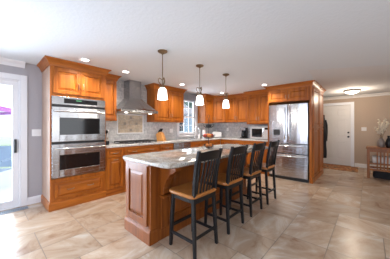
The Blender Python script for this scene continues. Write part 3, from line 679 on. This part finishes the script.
# ================================================================ BAR STOOLS
def make_stool():
    t = thing('bar_stool', 'x', 'bar stool', (0, 0, 0), 0, 'black bar stools along the island')
    # seat, rounded saddle
    Pt = rrect(-.215, .215, -.19, .205, .07)
    m = MB(); m.ring([[(x, y, z) for x, y in inset(Pt, d)] for d, z in ((.03, .578), (.008, .585), (0, .598), (.003, .612), (.014, .620))], cap=False)
    base = inset(Pt, .03); n = len(base); m.add([(x, y, .578) for x, y in base], [tuple(reversed(range(n)))])
    rings = []
    for s in (1.0, .8, .55, .3, .08):
        Q = inset(Pt, .014); rings.append([(x*s, y*s, .620-.012*(1-s)**.7) for x, y in Q])
    m.ring(rings, cap=False); m.add(rings[-1], [tuple(range(n))])
    m.build('seat', M['seat'], t, smooth=True)
    for s in (-1, 1):
        m = MB(); m.bar((s*.178, .178, 0), (s*.17, .165, .30), .03, .03, .038, .038); m.bar((s*.17, .165, .30), (s*.16, .15, .578), .038, .038, .036, .036); m.build('leg', M['black'], t, bevel=.005)
        m = MB(); m.bar((s*.178, -.182, 0), (s*.172, -.165, .30), .028, .03, .034, .038); m.bar((s*.172, -.165, .30), (s*.166, -.15, .576), .034, .038, .034, .038); m.build('leg', M['black'], t, bevel=.005)
        pts = [(.172, -.165, .6), (.176, -.178, .75), (.180, -.205, .92), (.183, -.243, 1.065)]
        m = MB(); wd = [.034, .034, .034, .03]
        m.ring([[(s*x-w_/2, y-w_/2, z), (s*x+w_/2, y-w_/2, z), (s*x+w_/2, y+w_/2, z), (s*x-w_/2, y+w_/2, z)] for (x, y, z), w_ in zip(pts, wd)])
        m.build('back_post', M['black'], t, bevel=.005)
        m = MB(); m.box(s*.174-.010, s*.174+.010, -.165, .165, .135, .165); m.build('rung', M['black'], t, bevel=.004)
    MB().box(-.17, .17, .16, .18, .20, .235).build('rung', M['black'], t, bevel=.004)
    MB().box(-.17, .17, -.180, -.162, .17, .20).build('rung', M['black'], t, bevel=.004)
    # apron
    m = MB(); m.box(-.17, .17, .155, .175, .53, .577); m.box(-.17, .17, -.172, -.152, .53, .577); m.box(-.172, -.155, -.15, .155, .53, .577); m.box(.155, .172, -.15, .155, .53, .577); m.build('apron', M['black'], t)
    # crest rail, bowed backwards and arched
    m = MB(); lo = []
    for k in range(13):
        a = -1+2*k/12; x = a*.172; bow = -.022*(1-a*a); zt = 1.045+.012*(1-a*a); zb = .955+.004*(1-a*a)
        yb, yt = -.214+bow, -.238+bow
        lo.append([(x, yb-.009, zb), (x, yb+.009, zb), (x, yt+.009, zt), (x, yt-.009, zt)])
    m.ring(lo); m.build('crest_rail', M['black'], t, smooth=True, bevel=.003)
    for k in range(6):
        a = -1+2*(k+.5)/6; x = a*.165; bow = -.022*(1-a*a); xs = a*.150
        m = MB(); w0, w1 = .016, .022
        q = lambda x, y, z, w_: [(x-w_/2, y-.005, z), (x+w_/2, y-.005, z), (x+w_/2, y+.005, z), (x-w_/2, y+.005, z)]
        m.ring([q(xs, -.160, .615, w0), q(xs*.6+x*.4, -.176+bow*.4, .75, w1), q(xs*.25+x*.75, -.200+bow*.8, .88, w1), q(x, -.214+bow, .965, w0)])
        m.build('back_slat', M['black'], t)
    return t
st0 = make_stool()
labs = ['black slatted bar stool nearest the camera, front-most in the row', 'second black bar stool from the camera along island',
        'third black bar stool from the camera along island', 'farthest black bar stool, near the refrigerator end']
for k in range(4):
    s = st0 if k == 0 else copy_tree(st0)
    s.location = (1.562+.604*k, 1.44, 0); s.rotation_euler = (0, 0, 0); s['label'] = labs[k]

# ================================================================ LIGHT FITTINGS
def make_pendant():
    t = thing('pendant_light', 'x', 'pendant lamp', (0, 0, 0), 0, 'pendant lamps over the island')
    MB().lathe([(.068, CZ-.001), (.068, CZ-.012), (.055, CZ-.022), (.02, CZ-.035), (.008, CZ-.05)], seg=24).build('ceiling_canopy', M['bronze'], t, smooth=True)
    MB().tube([(0, 0, CZ-.045), (0, 0, 1.965)], .006, 8).build('rod', M['bronze'], t, smooth=True)
    m = MB()
    for k in range(3):
        a = 2*PI*k/3+.3; ca, sa = math.cos(a), math.sin(a)
        pr = [(.012, 1.955), (.022, 1.975), (.042, 1.98), (.056, 1.965), (.058, 1.94), (.045, 1.915), (.016, 1.885), (.014, 1.875), (.030, 1.862), (.044, 1.868), (.046, 1.885), (.034, 1.89)]
        m.tube([(r*ca, r*sa, z) for r, z in pr], .006, 6)
    m.tube([(0, 0, 1.97), (0, 0, 1.86)], .005, 6)
    m.build('scroll_bracket', M['bronze'], t, smooth=True)
    MB().lathe([(.012, 1.875), (.030, 1.868), (.034, 1.845), (.030, 1.84)], seg=20).build('socket_cup', M['bronze'], t, smooth=True)
    MB().lathe([(.028, 1.846), (.045, 1.835), (.058, 1.80), (.064, 1.75), (.068, 1.70), (.070, 1.685), (.066, 1.685), (.060, 1.75), (.053, 1.80), (.040, 1.83), (.024, 1.840)], seg=28, cap=False).build('glass_shade', M['opal'], t, smooth=True)
    MB().lathe([(.010, 1.83), (.022, 1.80), (.026, 1.77), (.018, 1.745), (.004, 1.74)], seg=16).build('bulb', M['lens'], t, smooth=True)
    lamp('pendant_bulb', 'POINT', (0, 0, 1.66), 4, WARM, radius=.06, parent=t)
    return t
p0 = make_pendant()
for k, (x, y, l) in enumerate(((1.68, 2.14, 'bronze pendant lamp nearest, over the near end of island'), (2.50, 2.16, 'middle of three bronze pendant lamps over island'), (3.27, 2.13, 'farthest pendant lamp, over the far end of island'))):
    s = p0 if k == 0 else copy_tree(p0); s.location = (x, y, 0); s['label'] = l
def make_recessed():
    t = thing('recessed_light', 'x', 'ceiling light', (0, 0, 0), 0, 'recessed ceiling lights')
    MB().lathe([(.055, -.001), (.088, -.001), (.088, -.006), (.078, -.012), (.058, -.010), (.055, -.001)], seg=28, cap=False).build('trim_ring', M['white'], t, smooth=True)
    MB().lathe([(.055, -.002), (.054, -.004)], seg=24).build('lens', M['lens'], t)
    lamp('recessed_bulb', 'SPOT', (0, 0, -.03), 44, WARM, radius=.06, parent=t, spot=2.6)
    return t
r0 = make_recessed()
for k, (x, y, l) in enumerate(((1.07, 3.31, 'recessed ceiling light in front of the oven cabinet'), (1.82, 3.44, 'recessed ceiling light in front of range hood'),
        (3.30, 3.43, 'recessed ceiling light before the cabinet by sink window'), (4.69, 1.93, 'recessed ceiling light in front of the fridge cabinet'), (4.93, 3.35, 'recessed ceiling light nearest the diagonal corner cabinet'))):
    s = r0 if k == 0 else copy_tree(r0); s.location = (x, y, CZ); s['label'] = l
t = thing('dome_light', 'flush dome ceiling light with bronze rim near entry door', 'ceiling light', (7.06, .36, CZ-.004))
MB().lathe([(.19, -.001), (.20, -.02), (.19, -.035), (.17, -.035), (.17, -.001)], seg=36, cap=False).build('rim', M['bronze'], t, smooth=True)
MB().lathe([(.17, -.03), (.155, -.06), (.12, -.085), (.06, -.10), (.005, -.105)], seg=36).build('glass_dome', M['dome'], t, smooth=True)
lamp('dome_bulb', 'POINT', (0, 0, -.16), 26, (1.0, .84, .66), radius=.12, parent=t)

# ================================================================ SMALL THINGS
def plate(lab, loc, rz, n=1, kind='light_switch', mat=None, cat='switch'):
    w_ = .035+.045*n; t = thing(kind, lab, cat, loc, rz)
    MB().box(-w_/2, w_/2, -.006, 0, -.058, .058).build('cover_plate', mat or M['plate'], t, bevel=.002)
    for k in range(n):
        x = (k-(n-1)/2)*.046; MB().box(x-.015, x+.015, -.010, -.006, -.032, .032).build('rocker' if kind == 'light_switch' else 'socket', mat or M['plate'], t, bevel=.001)
plate('white double light switch on grey wall beside the ovens', (.605, YW-.0005, 1.20), 0, 2)
plate('white double socket plate on backsplash beside the knife block', (3.62, BY-.0005, 1.20), 0, 2, 'power_outlet', cat='outlet')
plate('white socket plate on backsplash right of the sink window', (4.86, BY-.0005, 1.17), 0, 1, 'power_outlet', cat='outlet')
plate('white socket plate on end backsplash under the corner cabinets', (XR-.0125, 3.72, 1.22), -PI/2, 1, 'power_outlet', cat='outlet')
plate('beige double light switch on tan wall beside entry door', (XD-.0005, .12, 1.24), -PI/2, 2, mat=M['doorw'])
# floor register by the sliding door
t = thing('floor_register', 'metal floor register set before the sliding glass door', 'floor vent', (-.30, 4.02, .0))
m = MB(); m.box(0, .78, 0, .012, .001, .008); m.box(0, .78, .108, .12, .001, .008)
for k in range(40): m.box(.002+k*.0197, .010+k*.0197, .012, .108, .001, .007)
m.build('grille', plain('grey_register_paint', (.30, .33, .38), .5), t); MB().box(.002, .778, .002, .118, .0004, .001).build('duct_shade_plate', M['iron'], t)  # dark plate stands in for the shade inside the duct
# knife block
t = thing('knife_block', 'slanted wooden knife block with black handled knives', 'knife block', (3.10, 4.00, .946), .35)
m = MB(); m.prism_x([(-.12, 0), (.09, 0), (.12, .17), (.02, .235), (-.03, .205)], -.07, .07); m.build('wooden_block', M['blockw'], t, bevel=.004)
for k in range(6):
    x = -.036+.036*(k % 3); y = .045+.04*(k//3)
    MB().tube([(x*1.3, y-.01, .215-.03*(k//3)), (x*1.3, y-.06, .315-.03*(k//3))], [.011, .013], 8).build('knife_handle', M['black'], t, smooth=True)
# tray beside: utensil crock and jars near the ovens
t = thing('utensil_crock', 'dark crock of kitchen utensils beside the oven tower', 'utensil crock', (1.66, 3.98, .946))
MB().lathe([(.05, 0), (.058, .02), (.060, .13), (.055, .14), (.050, .135), (.05, .03)], seg=20, cap=False).build('crock', M['ceramic'], t, smooth=True)
for k, (a, l, mt) in enumerate(((0, .30, 'plate'), (1.2, .27, 'black'), (2.4, .31, 'blockw'), (3.6, .28, 'plate'), (4.9, .29, 'black'))):
    dx, dy = math.cos(a), math.sin(a); m = MB(); m.tube([(dx*.01, dy*.01, .01), (dx*.05, dy*.05, l-.06)], .006, 6)
    m.lathe([(.004, 0), (.022, .02), (.026, .045), (.014, .07), (.003, .075)], (dx*.052, dy*.052, l-.07), 10); m.build('utensil', M[mt], t, smooth=True)
t = thing('spice_jar', 'small dark jar in front of the utensil crock', 'jar', (1.64, 3.84, .946))
MB().lathe([(.035, 0), (.037, .01), (.037, .07), (.03, .08)], seg=18).build('glass_jar', M['blackg'], t, smooth=True); MB().lathe([(.033, .08), (.033, .10)], seg=18).build('lid', M['nickel'], t)
# three tier wire stand on island
t = thing('tiered_basket', 'black wire three tier fruit stand on island', 'fruit stand', (2.62, 2.06, .9305))
MB().tube([(0, 0, 0), (0, 0, .52)], .005, 8).build('centre_pole', M['iron'], t)
MB().tube([(.03*math.cos(a), 0, .55+.03*math.sin(a)) for a in [2*PI*k/16 for k in range(16)]], .004, 6, closed=True).build('ring_handle', M['iron'], t)
for (z, R) in ((.01, .085), (.175, .115), (.355, .10)):
    m = MB(); dp = .055
    for q, rr in ((0, R*.5), (.5, R*.86), (1, R)):
        m.tube([(rr*math.cos(2*PI*k/28), rr*math.sin(2*PI*k/28), z+dp*q) for k in range(28)], .0032, 6, closed=True)
    for k in range(16):
        a = 2*PI*k/16; m.tube([(.004*math.cos(a), .004*math.sin(a), z), (R*.5*math.cos(a), R*.5*math.sin(a), z), (R*.86*math.cos(a), R*.86*math.sin(a), z+dp*.5), (R*math.cos(a), R*math.sin(a), z+dp)], .002, 5)
    m.build('wire_basket', M['iron'], t)
def fruit(name, lab, mat, x, y, z, r, grp):
    t = thing(name, lab, 'fruit', (2.62+x, 2.06+y, .9305+z), random.uniform(0, 6), grp)
    MB().lathe([(r*math.sin(PI*k/10)+.0005, r-r*math.cos(PI*k/10)*(.95)) for k in range(11)], seg=16).build('fruit_body', mat, t, smooth=True)
    MB().tube([(0, 0, 2*r*.97-.003), (.003, 0, 2*r*.97+.01)], .0018, 5).build('stem', M['stem'], t)
fl = [('apple', 'red apple on left of the middle basket', M['apple'], -.035, .050, .185, .034), ('apple', 'red apple at the right of the middle basket', M['apple'], .052, -.030, .185, .034),
      ('orange', 'orange at the front of the middle basket', M['orange'], -.03, -.045, .185, .036), ('orange', 'orange at the back of the middle basket', M['orange'], .05, .05, .187, .036),
      ('orange', 'orange on the left of the bottom basket', M['orange'], -.04, 0, .018, .033), ('orange', 'orange on the right of the bottom basket', M['orange'], .04, -.01, .018, .033)]
for n_, l_, m_, x, y, z, r in fl: fruit(n_, l_, m_, x, y, z, r, 'fruit in the tiered stand')
for k, (x, y, l) in enumerate(((-.045, -.02, 'dark round jar on the left of the top basket'), (.045, .02, 'dark round jar on the right of the top basket'))):
    tag(MB().lathe([(.025, 0), (.036, .012), (.038, .04), (.03, .055), (.026, .058)], seg=18).build('round_jar', M['iron'], smooth=True, loc=(2.62+x, 2.06+y, .9305+.359)), l, 'jar', 'jars in the top basket')
# paper towel / white canister near corner
t = thing('toaster', 'white toaster on the worktop in the kitchen corner', 'toaster', (5.42, 3.90, .946), -PI/4)
MB().box(-.15, .15, -.08, .08, .01, .19).build('toaster_body', M['plate'], t, bevel=.02)
MB().box(-.11, .11, -.03, -.01, .188, .192).build('slot', M['iron'], t); MB().box(-.11, .11, .01, .03, .188, .192).build('slot', M['iron'], t)
MB().box(.15, .165, -.02, .02, .10, .12).build('lever', M['iron'], t)
for fx in (-.12, .12): MB().box(fx-.015, fx+.015, -.06, .06, 0, .01).build('foot', M['iron'], t)
t = thing('paper_towel_roll', 'white paper towel roll standing right of the sink window', 'paper towel', (4.93, 4.08, .946))
MB().lathe([(.075, 0), (.075, .012), (.01, .014)], seg=20).build('stand_base', M['chrome'], t); MB().lathe([(.02, .016), (.058, .016), (.058, .27), (.02, .27)], seg=24).build('paper_roll', M['plate'], t, smooth=True); MB().tube([(0, 0, .27), (0, 0, .31)], .006, 8).build('rod', M['chrome'], t)

# ================================================================ HALL
m = MB(); m.box(0, .88, 0, 1.10, .001, .012)
rg = tag(m.build('door_mat', M['rug'], loc=(7.22, .24, 0), bevel=.004), 'brown patterned doormat in front of entry door', 'doormat')
# black coat on a hook at the end of the pantry
t = thing('black_coat', 'black coat hanging on a hook past the pantry cabinet', 'coat', (6.50, .985, .42))
m = MB(); lo = []
for k in range(15):
    z = 1.20*k/14; w0 = .085 if k < 9 else .085-.05*((k-8)/6); dpt = .07+.02*math.sin(k*.9)
    n = 14; lo.append([(.105+dpt*1.3*math.cos(2*PI*i/n)+.008*math.sin(5*2*PI*i/n), .0+w0*math.sin(2*PI*i/n)*(1+.08*math.sin(k)), z) for i in range(n)])
m.ring(lo); m.build('coat_body', M['coat'], t, smooth=True)
for s in (-1, 1):
    m = MB(); m.tube([(.14, s*.04, 1.08), (.18, s*.06, .95), (.19, s*.065, .70), (.18, s*.06, .48)], [.035, .04, .036, .032], 10); m.build('sleeve', M['coat'], t, smooth=True)
MB().lathe([(.03, 1.18), (.04, 1.20), (.035, 1.235), (.03, 1.235), (.028, 1.20)], (.105, 0, 0), 14).build('collar', M['coat'], t, smooth=True)
t = thing('coat_hook', 'black metal coat hook on the pantry end panel', 'hook', (6.4515, 1.0, 1.66))
MB().tube([(.001, 0, .02), (.05, 0, .01), (.10, 0, .012), (.115, 0, .035)], .006, 8).build('hook_arm', M['iron'], t, smooth=True); MB().box(0, .006, -.015, .015, -.03, .05).build('back_plate', M['iron'], t)
# slatted mission style table
TX, TY, TL, TD = 6.60, .04, 1.30, .48     # front face toward the camera, runs towards -Y
t = thing('slatted_console_table', 'oak console table with slatted side by the tan wall', 'table', (TX, TY, 0), -PI/2)
MB().box(-.02, TL, -.015, TD, .745, .785).build('table_top', M['bench'], t, bevel=.004)
for x in (0, TL-.065):
    for y in (0, TD-.065): MB().box(x, x+.055, y, y+.055, 0, .744).build('leg', M['bench'], t, bevel=.003)
for y in (.012, TD-.052):
    MB().box(.0555, TL-.0655, y, y+.022, .67, .744).build('apron', M['bench'], t); MB().box(.0555, TL-.0655, y, y+.022, .20, .25).build('lower_rail', M['bench'], t)
MB().box(.0555, TL-.0655, .036, TD-.054, .36, .385).build('shelf', M['bench'], t)
for k in range(17):
    x = .18+k*.062
    if x < TL-.1: MB().box(x, x+.026, .016, .030, .2505, .6695).build('slat', M['bench'], t)
for k, (x, l) in enumerate(((.19, 'folded white blanket at left end of the console shelf'), (.72, 'folded white blanket at right of the console shelf'))):
    m = MB(); m.box(-.15, .22, -.14, .14, 0, .17); b_ = m.build('folded_blanket', M['linen'], loc=(TX+.22, TY-x-.06, .386), rz=-PI/2, bevel=.03); tag(b_, l, 'blanket', 'blankets on the console shelf')
m = MB(); m.ring([[(x, y, z) for x, y in inset(rrect(-.45, .45, -.17, .17, .08), d)] for d, z in ((.02, 0), (0, .03), (0, .13), (.03, .17))])
tag(m.build('pet_bed', M['coat'], loc=(TX+.25, TY-.56, .001), rz=-PI/2, smooth=True), 'low black fabric pet bed under the console table', 'pet bed')
t = thing('flower_vase', 'grey brown vase of dried cream flowers on console table', 'vase', (TX+.25, TY-.27, .7855))
MB().lathe([(.05, 0), (.075, .03), (.085, .10), (.06, .18), (.035, .22), (.042, .24), (.036, .24), (.03, .21)], seg=24, cap=False).build('vase', M['ceramic'], t, smooth=True)
for k in range(13):
    a = random.uniform(0, 2*PI); R = random.uniform(.03, .17); h = random.uniform(.45, .74); sx, sy = R*math.cos(a), R*math.sin(a)
    s = MB().tube([(0, 0, .05), (sx*.2, sy*.2, .26), (sx*.65, sy*.65, h*.65), (sx, sy, h)], .0028, 5).build('flower_stem', M['stem'], t)
    m = MB()
    for q in range(7):
        f_ = .55+.45*q/6; cx_, cy_, cz_ = sx*f_+random.uniform(-.018, .018), sy*f_+random.uniform(-.018, .018), .20+(h-.20)*f_
        r = random.uniform(.020, .034); m.lathe([(r*math.sin(PI*j/5)+.0004, -r*.8*math.cos(PI*j/5)) for j in range(6)], (cx_, cy_, cz_), 7)
    m.build('blossom', M['petal'], s, smooth=True)
t = thing('black_vase', 'tall black ceramic vase standing right of the flowers', 'vase', (TX+.10, TY-.40, .7855))
MB().lathe([(.04, 0), (.055, .03), (.06, .12), (.045, .20), (.022, .25), (.026, .29), (.020, .29), (.016, .25)], seg=20, cap=False).build('vase_body', M['black'], t, smooth=True)
MB().lathe([(.030, .285), (.034, .292), (.030, .30)], seg=20, cap=False).build('rim', M['black'], t, smooth=True)

# ================================================================ OUTSIDE
tag(MB().box(-8, 14, YW+T+.01, 8.8, -.16, -.06).build('patio_ground', M['deck']), 'pale concrete patio outside the sliding door', None, None, 'structure')
tag(MB().box(-25, 32, 8.8, 40, -.2, -.08).build('lawn_ground', M['lawn']), 'pale lawn beyond the patio', None, None, 'structure')
tag(MB().box(-25, XL-T-.01, -20, 8.8, -.2, -.08).build('side_ground', M['deck']), None, None, None, 'structure')
t = thing('patio_chair', 'pale blue metal patio chair outside the glass door', 'patio chair', (.12, 6.05, -.06), -.6)
for sx in (-.24, .24):
    MB().tube([(sx, -.24, 0), (sx, -.20, .42), (sx, -.20, .62), (sx, .18, .64)], .014, 8).build('leg', M['patiometal'], t, smooth=True)
    MB().tube([(sx, .30, 0), (sx, .20, .40), (sx, .24, .65), (sx*.9, .30, .92)], .014, 8).build('leg', M['patiometal'], t, smooth=True)
m = MB(); m.box(-.24, .24, -.22, .22, .40, .415); m.build('seat', M['patiometal'], t, bevel=.004)
m = MB(); m.hexa([(-.22, .21, .45), (.22, .21, .45), (.22, .222, .45), (-.22, .222, .45)], [(-.21, .30, .92), (.21, .30, .92), (.21, .312, .92), (-.21, .312, .92)]); m.build('backrest', M['patiometal'], t, bevel=.004)
t = thing('patio_umbrella', 'white patio umbrella with purple edge beyond glass door', 'umbrella', (-.95, 8.0, -.06))
MB().lathe([(.25, 0), (.25, .05), (.05, .08)], seg=20).build('base', M['iron'], t); MB().tube([(0, 0, .08), (0, 0, 2.65)], .022, 10).build('pole', M['plate'], t)
N = 8; m = MB(); m.ring([[(r*math.cos(2*PI*k/N), r*math.sin(2*PI*k/N), z) for k in range(N)] for r, z in ((.03, 2.66), (.7, 2.42), (1.25, 2.14), (1.72, 1.87), (1.72, 1.85), (1.25, 2.12), (.7, 2.40), (.03, 2.64))]); m.build('canopy', M['canvas'], t)
m = MB(); m.ring([[(r*math.cos(2*PI*k/N), r*math.sin(2*PI*k/N), z) for k in range(N)] for r, z in ((1.74, 1.88), (1.75, 1.76), (1.735, 1.76), (1.725, 1.88))], cap=False, closed=True); m.build('valance', M['purple'], t)
def tree(x, y, h, r, lab):
    t = thing('garden_tree', lab, 'tree', (x, y, -.09), 0, 'trees behind the house')
    MB().tube([(0, 0, 0), (.1, 0, h*.3), (0, .1, h*.6), (.05, 0, h*.9)], [.16, .13, .1, .04], 10).build('trunk', M['bark'], t, smooth=True)
    m = MB()
    for k in range(150):
        u = random.uniform(-1, 1); a = random.uniform(0, 2*PI); q = math.sqrt(1-u*u)*random.uniform(.5, 1)
        m.lathe([(r*.17*math.sin(PI*j/5)+.001, -r*.12*math.cos(PI*j/5)) for j in range(6)], (r*q*math.cos(a), r*q*math.sin(a), h*.68+u*r*.95), 6)
    m.build('crown', M['leaf'], t)
tree(-3.4, 17, 6.5, 2.6, 'leafy tree seen at the left through the glass door')
tree(4.2, 19, 7.0, 2.6, 'leafy tree straight beyond the glass door')
tree(12.0, 21.5, 6.5, 2.3, 'leafy tree seen through the sink window, left')
tree(18.8, 17.0, 7.0, 2.4, 'leafy tree seen through the sink window, right')
t = thing('neighbour_house', 'blue grey neighbouring house beyond the sink window', 'house', (9.5, 11.5, -.09))
MB().box(-3.6, 3.6, 0, 5, 0, 2.5).build('house_walls', M['siding'], t)
m = MB(); m.ring([[(-3.9, -.3, 2.5), (-3.9, 5.3, 2.5), (-3.9, 2.5, 3.9)], [(3.9, -.3, 2.5), (3.9, 5.3, 2.5), (3.9, 2.5, 3.9)]]); m.build('house_roof', M['roofm'], t)
for x in (-2.4, -.6, 1.2):
    o = MB().box(x-.5, x+.5, -.05, 0, 1.0, 2.1).build('house_window', M['white'], t); MB().box(x-.42, x+.42, -.06, -.05, 1.08, 2.02).build('window_pane', M['blackg'], o)
